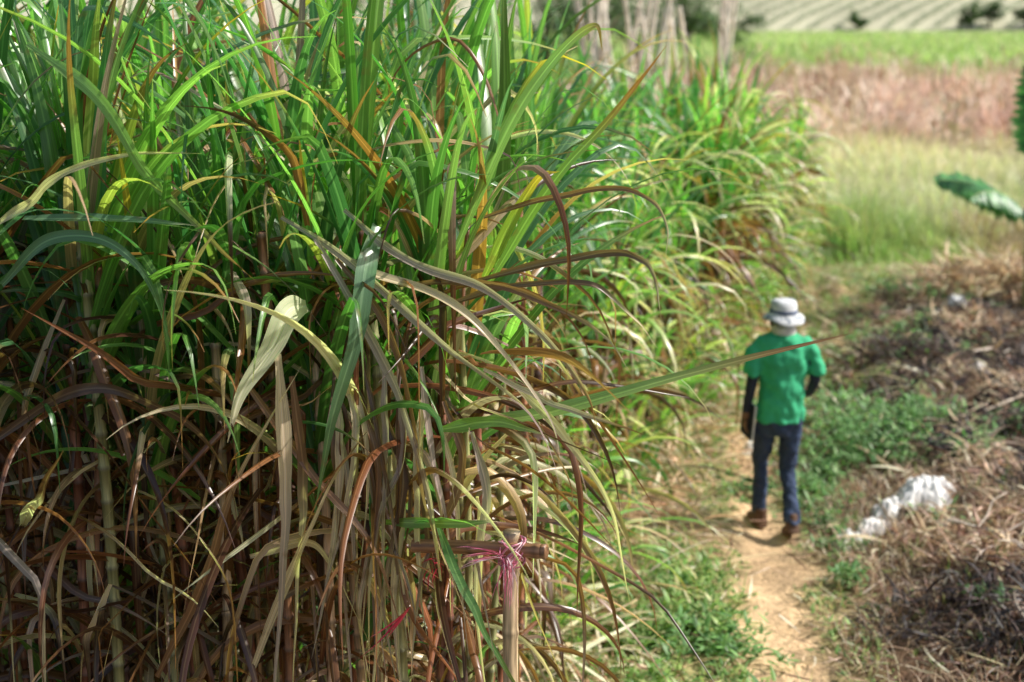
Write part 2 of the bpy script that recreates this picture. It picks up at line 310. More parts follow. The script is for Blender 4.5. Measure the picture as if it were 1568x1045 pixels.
hero([(-.73,4.9,2.99),(-.50,4.8,2.855),(-.234,4.75,2.77),(-.031,4.7,2.59),(.127,4.7,2.35),(.174,4.7,2.19)],.038,tn,mv,tw=-1.3,fold=.7)
hero([(-.80,4.9,3.03),(-.6,4.8,2.93),(-.4,4.75,2.77),(-.2,4.7,2.6),(.05,4.7,2.4),(.2,4.7,2.15),(.21,4.7,2.0)],.034,mv,br,tw=1.5,fold=.6)
hero([(-.67,4.8,2.97),(-.46,4.75,2.59),(-.325,4.7,2.26),(-.264,4.7,1.915),(-.22,4.7,1.45)],.038,mv,tn,tw=.8,fold=.6)
hero([(-.6,4.8,2.9),(-.44,4.75,2.7),(-.34,4.7,2.4),(-.30,4.7,2.05),(-.2,4.7,1.75),(-.12,4.7,1.5)],.034,br,tn,tw=1.8,fold=.6)
hero([(-.097,4.9,3.03),(.166,4.8,3.12),(.385,4.75,3.145),(.51,4.75,3.055),(.52,4.75,2.88)],.024,br,mv,tw=.6,fold=.8)
hero([(-.15,4.9,2.80),(.19,4.8,2.90),(.39,4.75,2.93),(.48,4.75,2.855),(.51,4.75,2.68)],.03,dk,mv,tw=.5,fold=.8)
hero([(-.3,4.9,2.70),(.0,4.8,2.80),(.25,4.75,2.82),(.38,4.75,2.74),(.5,4.75,2.60)],.028,dk,tn,tw=-.5,fold=.8)
hero([(-.4,4.95,2.78),(-.1,4.8,2.82),(.12,4.75,2.76),(.3,4.75,2.66),(.42,4.75,2.50)],.03,br,mv,tw=.9,fold=.8)
hero([(-.24,4.75,2.31),(-.055,4.7,2.35),(.125,4.7,2.30)],.05,(.2,.34,.07),tn,tip=.9,wv=.1)
hero([(-.1,5.0,2.75),(.12,4.9,3.12),(.335,4.85,3.38),(.51,4.8,3.615)],.04,(.22,.36,.08),(.44,.18,.05),tip=.65,wv=.1)
hero([(-.2,5.,2.9),(-.01,4.9,3.34),(.143,4.85,3.57),(.27,4.8,3.68),(.3,4.8,3.6)],.045,lg,(.5,.3,.08),tip=.7,wv=.1)
hero([(-.1,5.,2.8),(.0,4.9,3.02),(.09,4.85,3.17),(.16,4.8,3.2)],.045,(.3,.38,.06),(.7,.46,.05),tip=.5,wv=.1)
hero([(-1.75,4.8,2.81),(-1.57,4.75,2.97),(-1.36,4.7,2.98),(-1.22,4.7,2.84),(-1.15,4.7,2.6)],.045,bg,gr,wv=.1)
hero([(-1.66,4.8,3.04),(-1.29,4.7,3.05),(-1.05,4.7,3.03)],.045,bg,tn,tip=.95,face=(0,-.6,.8),wv=.1)
hero([(-1.75,4.8,3.02),(-1.62,4.75,3.10),(-1.49,4.7,3.20),(-1.28,4.7,3.265),(-1.02,4.7,3.27)],.035,tn,tn,tw=1.,fold=.7)
hero([(-1.6,4.8,3.62),(-1.35,4.7,3.45),(-1.2,4.7,3.2),(-1.0,4.7,2.98),(-.86,4.7,2.84)],.045,lg,br,tw=.8)
hero([(-.45,4.8,1.95),(-.19,4.7,1.98),(-.05,4.7,1.99)],.04,(.2,.32,.06),tn,tip=.9,wv=.15)
hero([(-.26,4.75,1.95),(-.17,4.6,1.79),(-.05,4.55,1.55),(.09,4.55,1.33)],.035,gr,br,tip=.8)
hero([(.0,4.85,2.45),(.17,4.75,2.30),(.34,4.7,2.05),(.42,4.7,1.68)],.032,tn,tn,tw=.8)
hero([(-.1,4.85,2.5),(.1,4.75,2.42),(.3,4.7,2.36),(.47,4.7,2.3)],.026,mv,br,tw=.5)
hero([(-.95,4.85,1.8),(-.7,4.8,1.86),(-.55,4.75,1.6),(-.45,4.75,1.35)],.035,tn,br,tw=2)
hero([(-1.9,4.8,2.2),(-1.5,4.75,2.45),(-1.2,4.7,2.40),(-1.0,4.7,2.2),(-.95,4.7,1.9)],.04,dk,br,tw=1.)
hero([(-1.3,4.8,1.35),(-1.1,4.75,1.75),(-.95,4.7,2.15),(-.72,4.7,2.55)],.04,(.3,.15,.07),tn,tw=.7)
hero([(-1.0,4.8,1.25),(-.8,4.75,1.75),(-.62,4.7,2.15),(-.40,4.7,2.45)],.035,tn,br,tw=1.7)
hero([(-.95,4.8,2.5),(-.7,4.75,2.15),(-.5,4.7,1.9),(-.38,4.7,1.55)],.035,(.3,.15,.07),br,tw=-1.)
for i in range(22):
    x0=R(-.65,-.12);z0=R(2.2,2.6);x1=x0+R(-.08,.12);
    hero([(x0,4.85,z0),(x0+R(-.02,.08),4.80,z0-.25),(x1,4.77,z0-.6),(x1+R(-.1,.08),4.76,z0-R(.9,1.3))],R(.02,.04),[tn,mv,br,dk][i%4],[mv,tn][i%2],tw=R(-2,2),fold=.7)
sc=bpy.data.objects.new('sugarcane_field',None);scene.collection.objects.link(sc)
cane.obj('leaves',M_cane,parent=sc);stalks.obj('stalks',M_stalk,parent=sc)

# ---------------------------------------------------------------- bamboo stake with crosspiece
fe=bpy.data.objects.new('bamboo_stake',None);scene.collection.objects.link(fe)
def bamboo(a,b,r,name,col):
    ac=Acc();a=np.array(a,float);b=np.array(b,float);L=np.linalg.norm(b-a);u=(b-a)/L;pts=[];rad=[];cc=[];d=0
    col=np.array(col)
    while d<L:
        e=min(d+.24,L)
        for q,rr,k in ((d+.008,.98,1.1),(d+.03,.95,1.),((d+e)/2,.93,1.),(e-.03,.95,.9),(e-.008,1.08,.6)):
            if q<=L: pts.append(a+u*q+np.array([0,0,.006*math.sin(q*5)]) if abs(u[2])<.5 else a+u*q+np.array([.008*math.sin(q*3),0,0]));rad.append(r*rr);cc.append(col*k)
        d=e
    tube(ac,pts,rad,cc,sides=16);return ac.obj(name,M_stalk,parent=fe)
bamboo((.01,4.70,-.1),(-.0,4.70,1.96),.029,'post',(.64,.48,.29))
bamboo((-.36,4.80,1.86),(.125,4.63,1.90),.026,'crosspiece',(.34,.18,.09))
tw=Acc()
for i in range(12):
    ph=R(0,6);pts=[];
    for a in np.linspace(0,6.6,22): 
        rr=.042+.006*math.sin(a*3+ph);pts.append((.0+rr*math.cos(a)*1.0,4.67+rr*1.2*math.sin(a),1.89+.045*math.sin(a+ph)*(1 if i%2 else -1)))
    tube(tw,pts,.003,(.80,.30,.42) if i%3 else (.85,.6,.65),sides=4,cap=False)
n=20;P=np.tile(np.array([[-.01,4.615,1.88]]),(n,1))+R(-.02,.02,(n,3))
blades(tw,P,R(-3.0,-.2,n),np.radians(R(-80,-10,n)),np.radians(R(20,90,n)),R(.06,.22,n),.006,pal([(.75,.2,.32),(.85,.6,.65)],n),pal([(.8,.3,.42)],n),S=10,power=.6,twist=3.,fold=.4,sway=R(-1,1,n),wave=.25,keep=False)
n=10;P=np.tile(np.array([[-.03,4.62,1.89]]),(n,1))+R(-.01,.01,(n,3))
blades(tw,P,R(2.9,3.3,n),np.radians(R(-10,25,n)),np.radians(R(20,40,n)),R(.10,.2,n),.006,pal([(.75,.2,.32),(.85,.6,.65)],n),pal([(.8,.3,.42)],n),S=10,power=1.6,twist=3.,fold=.4,wave=.15,keep=False)
n=10;P=np.tile(np.array([[-.27,4.68,1.84]]),(n,1))+R(-.02,.02,(n,3))
blades(tw,P,R(0,6.28,n),np.radians(R(-60,40,n)),np.radians(R(40,110,n)),R(.04,.10,n),.006,pal([(.6,.04,.08)],n),pal([(.6,.04,.08)],n),S=8,power=.7,twist=3.,sway=R(-1,1,n),wave=.3,keep=False)
n=6;P=np.tile(np.array([[-.36,4.62,1.70]]),(n,1))+R(-.006,.006,(n,3))
blades(tw,P,R(3.0,3.3,n),np.radians(R(-60,-45,n)),np.radians(R(-25,0,n)),R(.15,.30,n),.008,pal([(.65,.06,.12)],n),pal([(.7,.15,.2)],n),S=8,power=.7,twist=3.,sway=R(-.2,.2,n),wave=.12,keep=False)
tw.obj('twine',M_dry,parent=fe)

# ---------------------------------------------------------------- ground cover
def onz(x,y): return np.stack([x,y,height(x,y)],-1)
weeds=Acc()
def herbs(x,y,hs,nl,cols,lw=.35,ll=1.):
    N=len(x);b=onz(x,y)
    for rep in range(nl):
        f=R(0,1,N);st=np.stack([R(-.5,.5,N)*hs,R(-.5,.5,N)*hs,f*hs],-1)
        L=R(.04,.085,N)*ll
        blades(weeds,b+st,R(0,6.28,N),np.radians(R(5,65,N)),np.radians(R(10,80,N)),L,L*lw,pal(cols,N,.25),pal(cols,N,.25),S=3,power=1.5,fold=.3,keep=False)
n=11000;x=R(-.2,6,n);y=R(6.5,21,n);p,a,m,gn=masks(x,y)
ok=(R(0,1,n)<gn*1.0)&(x>edge(y)-.3);x,y=x[ok],y[ok]
W1=[(.19,.32,.09),(.25,.39,.12),(.34,.46,.17),(.13,.24,.08),(.46,.46,.22)]
herbs(x,y,R(.02,.11,len(x)),6,W1)
n=560;x=R(.35,1.4,n);y=R(6.8,9.3,n);ok=fbm(x,y,2.5,77)>.5;x,y=x[ok],y[ok];herbs(x,y,R(.04,.2,len(x)),12,W1,ll=1.4)
def clump(cx,cy,sx,sy,n,h,cols,ll=1.3,nl=14):
    x=cx+rng.normal(0,sx,n);y=cy+rng.normal(0,sy,n);herbs(x,y,R(h*.3,h,n),nl,cols,ll=ll)
W2=[(.14,.27,.10),(.19,.35,.13),(.26,.43,.17)]
for c in [(2.95,11.6,.28,.3,85,.42),(3.4,12.0,.22,.25,45,.32),(2.45,10.9,.13,.3,34,.25),(2.9,12.8,.3,.4,34,.2),(1.95,10.9,.12,.2,20,.1),(1.2,8.0,.15,.2,40,.2),(2.25,8.9,.05,.06,8,.15),(2.6,13.6,.3,.6,40,.2),(4.0,15.2,.5,.5,50,.2),(2.35,9.8,.08,.25,18,.12),(4.1,12.0,.3,.15,24,.25),(5.4,18,.6,.5,60,.3),(3.7,11.0,.12,.1,10,.25),(3.3,9.7,.1,.1,8,.2),(2.9,8.3,.08,.1,6,.15)]:
    clump(*c,W2)
n=7000;x=R(-.1,7,n);y=R(7,21,n);p,a,m,gn=masks(x,y);ok=(R(0,1,n)<(gn*.8+m*.10+.06)*(1-p))&(x>edge(y)-.3);x,y=x[ok],y[ok]
for k in range(4):
    n=len(x);blades(weeds,onz(x,y)+R(-.02,.02,(n,3))*[1,1,0],R(0,6.28,n),np.radians(R(45,85,n)),np.radians(R(10,80,n)),R(.06,.22,n),.01,pal(W1+[(.6,.5,.28)],n,.2),pal(W1+[(.6,.5,.28)],n,.2),S=4,keep=False)
weeds.obj('weeds',M_weed)
st=Acc();SC=[(.72,.55,.36),(.44,.29,.17),(.88,.76,.58),(.24,.14,.08),(.12,.07,.05)]
n=44000;x=R(-.2,8,n);y=R(6.3,21,n);p,a,m,gn=masks(x,y)
patch=ss(.38,.6,fbm(x,y,2.2,97))
ok=(R(0,1,n)<(m*(.2+.9*patch)+a*.22+.42*(1-p)*(1-m)+.07))&(x>edge(y)-.5);x,y=x[ok],y[ok];n=len(x);patch=patch[ok]
m_=masks(x,y)
c=pal(SC,n,.3)*(1-(.35*m_[1]+.55*m_[2]*(1-patch))[:,None])
blades(st,onz(x,y)+np.stack([0*x,0*x,R(.0,.07,n)],-1),R(0,6.28,n),np.radians(R(-4,28,n)),np.radians(R(0,50,n)),R(.06,.30,n),R(.006,.020,n),c,c*1.1,S=4,power=1.2,twist=R(-2,2,n),fold=.4,sway=R(-1,1,n),keep=False)
n=17000;x=R(1.95,5,n);y=R(6.3,10.8,n);m_=masks(x,y)[2];pt=ss(.35,.6,fbm(x,y,2.8,99));ok=(R(0,1,n)<m_*(.3+.7*pt));x,y,pt=x[ok],y[ok],pt[ok];n=len(x)
blades(st,onz(x,y),R(0,6.28,n),np.radians(R(10,75,n)),np.radians(R(0,110,n)),R(.08,.34,n)*(.6+.5*pt),R(.003,.009,n),pal([(.26,.15,.09),(.46,.31,.18),(.12,.07,.045),(.84,.68,.48)],n,.3)*(.6+.5*pt)[:,None],pal(SC,n,.2),S=5,sway=R(-1.5,1.5,n),keep=False)
n=11000;x=R(2.6,9,n);y=R(9.5,20,n);m_=masks(x,y);ok=(R(0,1,n)<m_[1]*.9+m_[2]*.45);x,y=x[ok],y[ok];n=len(x)
blades(st,onz(x,y),R(0,6.28,n),np.radians(R(0,60,n)),np.radians(R(20,120,n)),R(.08,.34,n),R(.012,.04,n),pal([(.02,.017,.02),(.05,.04,.04),(.14,.09,.065),(.72,.58,.42)],n,.3,[.44,.25,.16,.15]),pal([(.05,.04,.04),(.3,.2,.15)],n,.2),S=5,twist=R(-3,3,n),sway=R(-1.5,1.5,n),fold=.5,keep=False)
for i in range(90):
    cy=R(7.5,18);cx=R(2.5,7.5)*cy/11.;
    if cx<np.interp(cy,[7,10,11.5,14,18],[2.5,2.7,3.2,3.7,5.3]): continue
    s=R(.18,.5);hh=R(.06,.28);n=int(260*s/.3);a=R(0,6.28,n);r=np.sqrt(R(0,1,n));x=cx+r*np.cos(a)*s*1.3;y=cy+r*np.sin(a)*s
    z=height(x,y)+hh*(1-r**2)*R(.1,1,n)
    cols=[(.022,.018,.02),(.055,.04,.038),(.15,.10,.075)] if R(0,1)<.6 else [(.82,.67,.48),(.52,.36,.23),(.25,.15,.1)]
    c=pal(cols,n,.3);blades(st,np.stack([x,y,z],-1),R(0,6.28,n),np.radians(R(-20,60,n)),np.radians(R(0,110,n)),R(.08,.32,n),R(.008,.03,n),c,c*1.1,S=5,twist=R(-2,2,n),sway=R(-1.5,1.5,n),fold=.5,keep=False)
n=700;y=R(7,17,n);x=edge(y)+np.abs(rng.normal(0,.35,n))-.1
blades(st,onz(x,y)+[0,0,.03],R(0,6.28,n),np.radians(R(0,35,n)),np.radians(R(20,80,n)),R(.3,.8,n),R(.015,.035,n),pal(SC[:3],n,.2),pal(SC[:3],n,.2),S=8,twist=R(-3,3,n),sway=R(-1,1,n),fold=.4,wave=.1,keep=False)
n=420;y=R(7,17,n);x=R(2.6,6.5,n)
blades(st,onz(x,y)+[0,0,.03],R(0,6.28,n),np.radians(R(0,30,n)),np.radians(R(10,60,n)),R(.2,.7,n),R(.015,.045,n),pal(SC[:3],n,.2),pal(SC[:3],n,.2),S=8,twist=R(-3,3,n),sway=R(-1,1,n),fold=.4,wave=.1,keep=False)
st.obj('straw_litter',M_dry)
hp=Acc();n=1500;a=R(0,6.28,n);r=np.sqrt(R(0,1,n))
x=6.1+r*np.cos(a)*.85;y=18.2+r*np.sin(a)*.6;z=height(x,y)+.38*(1-r**2)*R(.2,1.2,n)
blades(hp,np.stack([x,y,z],-1),R(0,6.28,n),np.radians(R(-30,50,n)),np.radians(R(0,90,n)),R(.2,.7,n),R(.02,.05,n),pal([(.88,.76,.54),(.74,.58,.38),(.34,.22,.12)],n,.2),pal(SC,n),S=5,sway=R(-1,1,n),twist=R(-2,2,n),keep=False)
hp.obj('straw_heap',M_dry)

# far grasses
gf=Acc();n=13000;y=R(20.8,25.5,n);x=R(.14,.46,n)*y+R(-1,1,n);k=fbm(x,y,.55,61);sh=ss(.48,.62,k*.5+.3+(x-.30*y)*.08)  # sh: browner blades to the right, the bank's shadowed side painted in colour
c=pal([(.26,.40,.13),(.36,.48,.18),(.46,.50,.25)],n,.2)*(1-sh[:,None])+pal([(.46,.34,.22),(.30,.20,.12),(.60,.50,.34)],n,.2)*sh[:,None]
hgt=ss(20.8,21.8,y)*(.35+1.1*ss(.35,.65,k))*(.8+.5*vnoise(x,y,1.7,4))*(1-.6*ss(23.5,25.5,y))
blades(gf,onz(x,y),R(0,6.28,n),np.radians(R(60,88,n)),np.radians(R(10,90,n)),R(.4,.85,n)*hgt,R(.015,.035,n),c,c*1.3,S=4,keep=False)
n=13000;y=R(25,45,n);x=R(.1,.46,n)*y
kk=ss(25,36,y+(fbm(x,y,.2,17)-.5)*12)[:,None]
c=(pal([(.50,.52,.30),(.58,.55,.37),(.44,.46,.26)],n,.2)*(1-kk)+pal([(.72,.62,.46),(.64,.54,.39),(.54,.52,.32)],n,.2)*kk)*(.72+.56*fbm(x,y,.3,91))[:,None]
blades(gf,onz(x,y),R(0,6.28,n),np.radians(R(50,88,n)),np.radians(R(10,90,n)),R(.3,.7,n),R(.02,.05,n),c,c*1.2,S=3,keep=False)
n=15000;y=82+207*R(0,1,n)**1.5;x=R(-.1,.48,n)*y
c=pal([(.36,.47,.17),(.44,.53,.21),(.26,.38,.13)],n,.2)*(.7+.6*fbm(x,y,.06,19))[:,None]
blades(gf,onz(x,y),R(0,6.28,n),np.radians(R(55,88,n)),np.radians(R(10,70,n)),R(.5,1.1,n),R(.1,.3,n),c,c*1.2,S=2,keep=False)
gf.obj('tall_grass',M_weed)
bs_=Acc()
for i in range(230):
    y=R(40,80);x=R(.08,.47)*y;n=int(R(60,110));s=R(.8,2.8);h=R(.3,2.2)
    a=R(0,6.28,n);r=np.sqrt(R(0,1,n))*s;z=height(x,y)+h*(1-(r/s)**2)*R(.2,1,n)
    c=pal([(.66,.48,.37),(.80,.64,.52),(.36,.23,.16),(.50,.46,.28)],1,.1)[0]
    cc=np.tile(c,(n,1))*(1+R(-.25,.25,(n,1)))
    blades(bs_,np.stack([x+r*np.cos(a),y+r*np.sin(a),z],-1),a,np.radians(R(20,85,n)),np.radians(R(0,60,n)),R(.3,.8,n),R(.05,.14,n),cc,cc*1.2,S=2,keep=False)
bs_.obj('dry_brush',M_dry)
rd=Acc();n=22;y=R(21.5,25,n);x=R(.05,.155,n)*y;P=onz(x,y)
for i in range(n):
    h=R(3.6,5.6);la=R(-.12,.12);pts=[P[i]+[la*h*t*t,0,h*t] for t in np.linspace(0,1,6)]
    tube(rd,pts,np.linspace(.045,.03,6),(.90,.84,.75),sides=6,cap=False)
    k=26;f=R(.80,1.,k);Q=P[i]+np.stack([la*h*f*f,0*f,h*f],-1)
    blades(rd,Q,R(0,6.28,k),np.radians(R(30,80,k)),np.radians(R(30,120,k)),R(.1,.3,k),.025,pal([(.88,.82,.76),(.74,.64,.55)],k),pal([(.88,.82,.76)],k),S=3,keep=False)
    k=6;f=R(.2,.7,k);Q=P[i]+np.stack([la*h*f*f,0*f,h*f],-1)
    blades(rd,Q,R(0,6.28,k),np.radians(R(50,80,k)),np.radians(R(40,130,k)),R(.6,1.,k),.035,pal(DRY[2:],k),pal(DRY[2:],k),S=6,keep=False)
rd.obj('reeds',M_dry)

# ---------------------------------------------------------------- trees & orchard
def tree(x,y,h,cols,name='tree',lf=.28,nl=2400):
    z=float(height(np.array([x]),np.array([y]))[0]);root=bpy.data.objects.new(name,None);scene.collection.objects.link(root)
    tr=Acc();cr=Acc();b=np.array([x,y,z-.2]);top=b+[R(-.4,.4),R(-.4,.4),h*.5]
    tube(tr,[b,b*.6+top*.4+[.1,0,0],top],[h*.035,h*.026,h*.018],(.09,.065,.045),sides=8,cap=False);tips=[]
    for i in range(10):
        a=i*.63+R(-.4,.4);s=b+(top-b)*R(.25,1.);e=s+np.array([math.cos(a)*h*R(.18,.36),math.sin(a)*h*R(.18,.36),h*R(-.03,.42)])
        mid=(s+e)/2+[0,0,h*.04];tube(tr,[s,mid,e],[h*.014,h*.01,h*.004],(.09,.065,.045),sides=5,cap=False);tips+=[e,mid,e+R(-.12,.12,3)*h]
    for e in tips:
        n=nl//len(tips);d=rng.normal(0,1,(n,3));d/=np.linalg.norm(d,axis=1,keepdims=True);rr=h*R(.07,.15)*R(.4,1.,n)[:,None]**.5
        P=e+d*rr*[1.2,1.2,.8];c=pal(cols,n,.35)
        blades(cr,P,R(0,6.28,n),np.radians(R(-50,50,n)),.4,R(.7,1.3,n)*lf,R(.4,.7,n)*lf,c,c,S=2,keep=False)
    tr.obj('trunk',M_bark,parent=root);cr.obj('crown',M_tree,parent=root)
TG=[(.06,.11,.035),(.09,.16,.05),(.04,.08,.03),(.12,.18,.06)]
for (x,y,h) in [(2,92,8),(5,85,7.5),(8,95,7.5),(11,92,7),(14,96,6),(-6,100,8),(-14,118,9),(5,130,9),(92,293,6),(97,296,7),(103,292,6.5),(109,297,7),(115,295,6),(121,296,7),(70,294,4.5)]:
    tree(x,y,h,TG,lf=.3 if y<150 else .5)
oc=Acc()
for r in range(-14,60):
    for j in range(26):
        y=HB+4+j*1.6+R(-.15,.15);x=-30+r*5.0+j*1.1+R(-.15,.15)
        if x<.02*y or x>.5*y: continue
        n=20;d=rng.normal(0,1,(n,3));d/=np.linalg.norm(d,axis=1,keepdims=True)
        P=np.array([x,y,float(height(np.array([x]),np.array([y]))[0])+.6])+d*[.95,.9,.7]*R(.5,1,n)[:,None]
        cc=pal([(.13,.19,.10),(.17,.23,.13),(.09,.14,.07)],n,.25);blades(oc,P,R(0,6.28,n),R(-.6,.9,n),.3,R(.4,.9,n),R(.3,.6,n),cc,cc,S=1,keep=False)
oc.obj('orchard_rows',M_tree)
fr=Acc();n=20000;x=R(-300,460,n);y=R(440,660,n)
cl=fbm(x,y,.03,71);P=np.stack([x,y,height(x,y)+R(0,1,n)*(5+9*cl)],-1);c=pal(TG,n,.3)
blades(fr,P,R(0,6.28,n),R(-.6,.9,n),.3,R(2,4,n),R(1.5,3,n),c,c,S=1,keep=False);fr.obj('distant_woodland',M_tree)

# ---------------------------------------------------------------- banana plant
bn=bpy.data.objects.new('banana_plant',None);scene.collection.objects.link(bn)
BX=6.28;BT=np.array([6.20,17,1.32])
ba=Acc();bz=float(height(np.array([BX]),np.array([17.]))[0])
tube(ba,[(BX+.05,17,bz-.05),(BX+.03,17,.5),(BX,17,1.0),BT+[0,0,.1]],[.12,.10,.085,.05],[(.28,.22,.09),(.30,.30,.11),(.24,.32,.10),(.20,.30,.09)],sides=12,cap=False)
ba.obj('pseudostem',M_stalk,parent=bn)
bl=Acc()
def bleaf(az,el,dr,L,W,rag,hang=(0.,0.),az2=1.4,p=1.8,pet=4,roll=0.):
    S=44;t=np.linspace(0,1,S+1);e=math.radians(el)-math.radians(dr)*t**p
    D=np.stack([np.cos(e)*math.cos(az),np.cos(e)*math.sin(az),np.sin(e)],-1)
    P=BT+np.vstack([[0,0,0],np.cumsum(D[:-1]*L/S,0)])
    tube(bl,P,np.linspace(.024,.005,S+1),(.44,.54,.22),sides=5,cap=False)
    k=t[pet:-1];m=len(k);k0=t[pet]
    prof=np.sin(np.clip((k-k0*.8)/(1-k0*.8),0,1)**.75*np.pi)**.5
    for sg,hg in ((-1,hang[0]),(1,hang[1])):
        Q=P[pet:-1];a=np.full(m,az+sg*az2)+R(-1,1,m)*rag*.25
        c=pal([(.10,.30,.10),(.13,.35,.11),(.07,.22,.08)],m,.15)
        blades(bl,Q,a,hg+R(-1,1,m)*rag,R(.2,.7,m),W*.5*prof*R(.9,1.05,m)+.02,L/S*2.8,c,c*1.1,S=5,power=1.3,fold=.05,twist=0.,keep=False,roll=roll)
bleaf(-1.75,89,8,2.15,.62,.03,(.45,.45),pet=16,roll=1.45)
bleaf(3.2,36,42,1.28,.66,.13,(.5,-.7),pet=6)
bleaf(3.7,40,70,1.15,.55,.16,(.4,-.7),pet=6)
bleaf(.3,70,60,1.6,.5,.1,(-.3,-.3));bleaf(-.6,60,80,1.5,.5,.12,(-.3,-.3));bleaf(1.0,65,70,1.5,.5,.1,(-.3,-.3))
bl.obj('leaves',M_tree,parent=bn)

# ---------------------------------------------------------------- litter and wood
def meshobj(name,V,F,mat,parent=None,smooth=True):
    me=bpy.data.meshes.new(name);me.from_pydata([tuple(v) for v in V],[],[tuple(int(i) for i in f) for f in F]);me.update()
    if smooth: me.polygons.foreach_set('use_smooth',np.ones(len(F),bool))
    me.materials.append(mat);o=bpy.data.objects.new(name,me);scene.collection.objects.link(o)
    if parent:o.parent=parent
    return o
M_pl=solid('white_plastic',(.86,.85,.83),rough=.45,var=.06)
def bag(cx,cy,sx,sy,h,sd,rot):
    n=44;u,v=np.meshgrid(np.linspace(-1,1,n),np.linspace(-1,1,n))
    m=np.maximum(np.abs(u),np.abs(v))+1e-6;q=np.sqrt(u*u+v*v)+1e-6;k=m/q*.6+.4
    an=np.arctan2(v,u);w=k*(1+.7*(fbm(np.cos(an),np.sin(an),1.9,sd)-.5)*2);rr=m
    x=u*sx*w;y=v*sy*w;c,s=math.cos(rot),math.sin(rot);X_=cx+x*c-y*s;Y_=cy+x*s+y*c
    base=max(float(height(np.array([cx+dx]),np.array([cy+dy]))[0]) for dx in (-.1,0,.1) for dy in (-.08,0,.08))
    Zz=base+.02+h*np.clip(1-rr**2,0,1)*(.45+1.1*fbm(u,v,1.7,sd+3))+.09*np.abs(fbm(u,v,3.4,sd+5)-.5)*2-.10*rr**3
    idx=np.arange(n*n).reshape(n,n);F=np.stack([idx[:-1,:-1],idx[:-1,1:],idx[1:,1:],idx[1:,:-1]],-1).reshape(-1,4)
    meshobj('plastic_bag',np.stack([X_,Y_,Zz],-1).reshape(-1,3),F,M_pl)
bag(3.09,10.15,.22,.16,.10,3,.2);bag(2.80,10.0,.14,.09,.07,23,.5);bag(2.62,9.8,.19,.09,.07,8,.5);bag(2.40,9.6,.15,.08,.06,12,.1);bag(5.38,16.9,.15,.12,.12,15,.3);bag(2.1,11.9,.09,.06,.04,31,.3);bag(4.6,13.6,.10,.07,.05,35,.3)
db=Acc()
def br_(p,q,r): 
    p=np.array(p);q=np.array(q);tube(db,[p,(p*2+q)/3+R(-.04,.04,3),(p+2*q)/3+R(-.04,.04,3),q],[r,r*.85,r*.7,r*.35],(.70,.60,.49),sides=6)
br_((2.95,9.1,.38),(3.55,8.5,.30),.011);br_((3.1,8.95,.38),(3.35,9.15,.56),.007);br_((3.25,8.8,.34),(3.1,8.55,.44),.007);br_((3.05,9.0,.38),(2.8,9.05,.42),.006);br_((3.3,8.75,.34),(3.5,8.3,.18),.010);br_((3.2,8.85,.36),(3.6,8.9,.52),.007)
db.obj('dry_branch',M_bark)
lg_=Acc();tube(lg_,[(3.14,8.35,.2),(3.08,8.1,.23),(3.0,7.6,.24),(2.92,7.0,.22)],[.03,.036,.038,.042],(.55,.48,.42),sides=12);lg_.obj('fallen_log',M_bark)

# ---------------------------------------------------------------- walking man
man=bpy.data.objects.new('walking_man',None);scene.collection.objects.link(man)
def bake(o):
    bpy.context.view_layer.update();dg=bpy.context.evaluated_depsgraph_get();me=bpy.data.meshes.new_from_object(o.evaluated_get(dg))
    o.modifiers.clear();o.data=me;me.polygons.foreach_set('use_smooth',np.ones(len(me.polygons),bool));return o
def skin(name,vs,es,rs,mats,root=0,sub=2):
    me=bpy.data.meshes.new(name);me.from_pydata(vs,es,[]);o=bpy.data.objects.new(name,me);scene.collection.objects.link(o)
    o.modifiers.new('s','SKIN')
    for i,r in enumerate(rs):
        sv=me.skin_vertices[0].data[i];sv.radius=(r,r) if not isinstance(r,tuple) else r;sv.use_root=(i==root)
    m=o.modifiers.new('u','SUBSURF');m.levels=sub;m.render_levels=sub
    bake(o);o.data.materials.clear()
    for m in mats:o.data.materials.append(m)
    o.parent=man;return o
def loftmesh(segs,n=20):
    V=[];F=[]
    for rings in segs:
        b=len(V);m=len(rings)
        for i,(c,rx,ry,ax) in enumerate(rings):
            ax=Vector(ax).normalized();sx=Vector((1,0,0));sx=(sx-ax*sx.dot(ax)).normalized();sy=ax.cross(sx)
            for k in range(n):
                a=2*math.pi*k/n;V.append(tuple(Vector(c)+sx*rx*math.cos(a)+sy*ry*math.sin(a)))
        for i in range(m-1):
            for k in range(n): F.append((b+i*n+k,b+i*n+(k+1)%n,b+(i+1)*n+(k+1)%n,b+(i+1)*n+k))
        F.append(tuple(b+k for k in range(n))[::-1]);F.append(tuple(b+(m-1)*n+k for k in range(n)))
    return V,F
def cloth(name,segs,mat,vox=.011,wr=.02,sc_=.09,sm=6):
    V,F=loftmesh(segs);o=meshobj(name,V,F,mat,parent=man)
    r=o.modifiers.new('r','REMESH');r.mode='VOXEL';r.voxel_size=vox
    s=o.modifiers.new('s','SMOOTH');s.iterations=sm;s.factor=.5
    tx=bpy.data.textures.new(name,'CLOUDS');tx.noise_scale=sc_;tx.noise_depth=1
    d=o.modifiers.new('d','DISPLACE');d.texture=tx;d.strength=wr;d.mid_level=.5
    bake(o);return o
skm=solid('skin',(.22,.11,.065),rough=.5,var=.1);slm=solid('dark_sleeve',(.022,.028,.05),rough=.8);jean=solid('denim',(.035,.055,.11),rough=.85,scale=8,var=.35)
grn=solid('green_cotton',(.045,.42,.20),rough=.85,scale=10,var=.12);bt=solid('boot_leather',(.14,.075,.045),rough=.7)
hatm=solid('hat_cloth',(.70,.71,.72),rough=.9,scale=22,col2=(.26,.30,.35),thr=.56,soft=.05);scf=solid('neck_cloth',(.70,.66,.62),rough=.9)
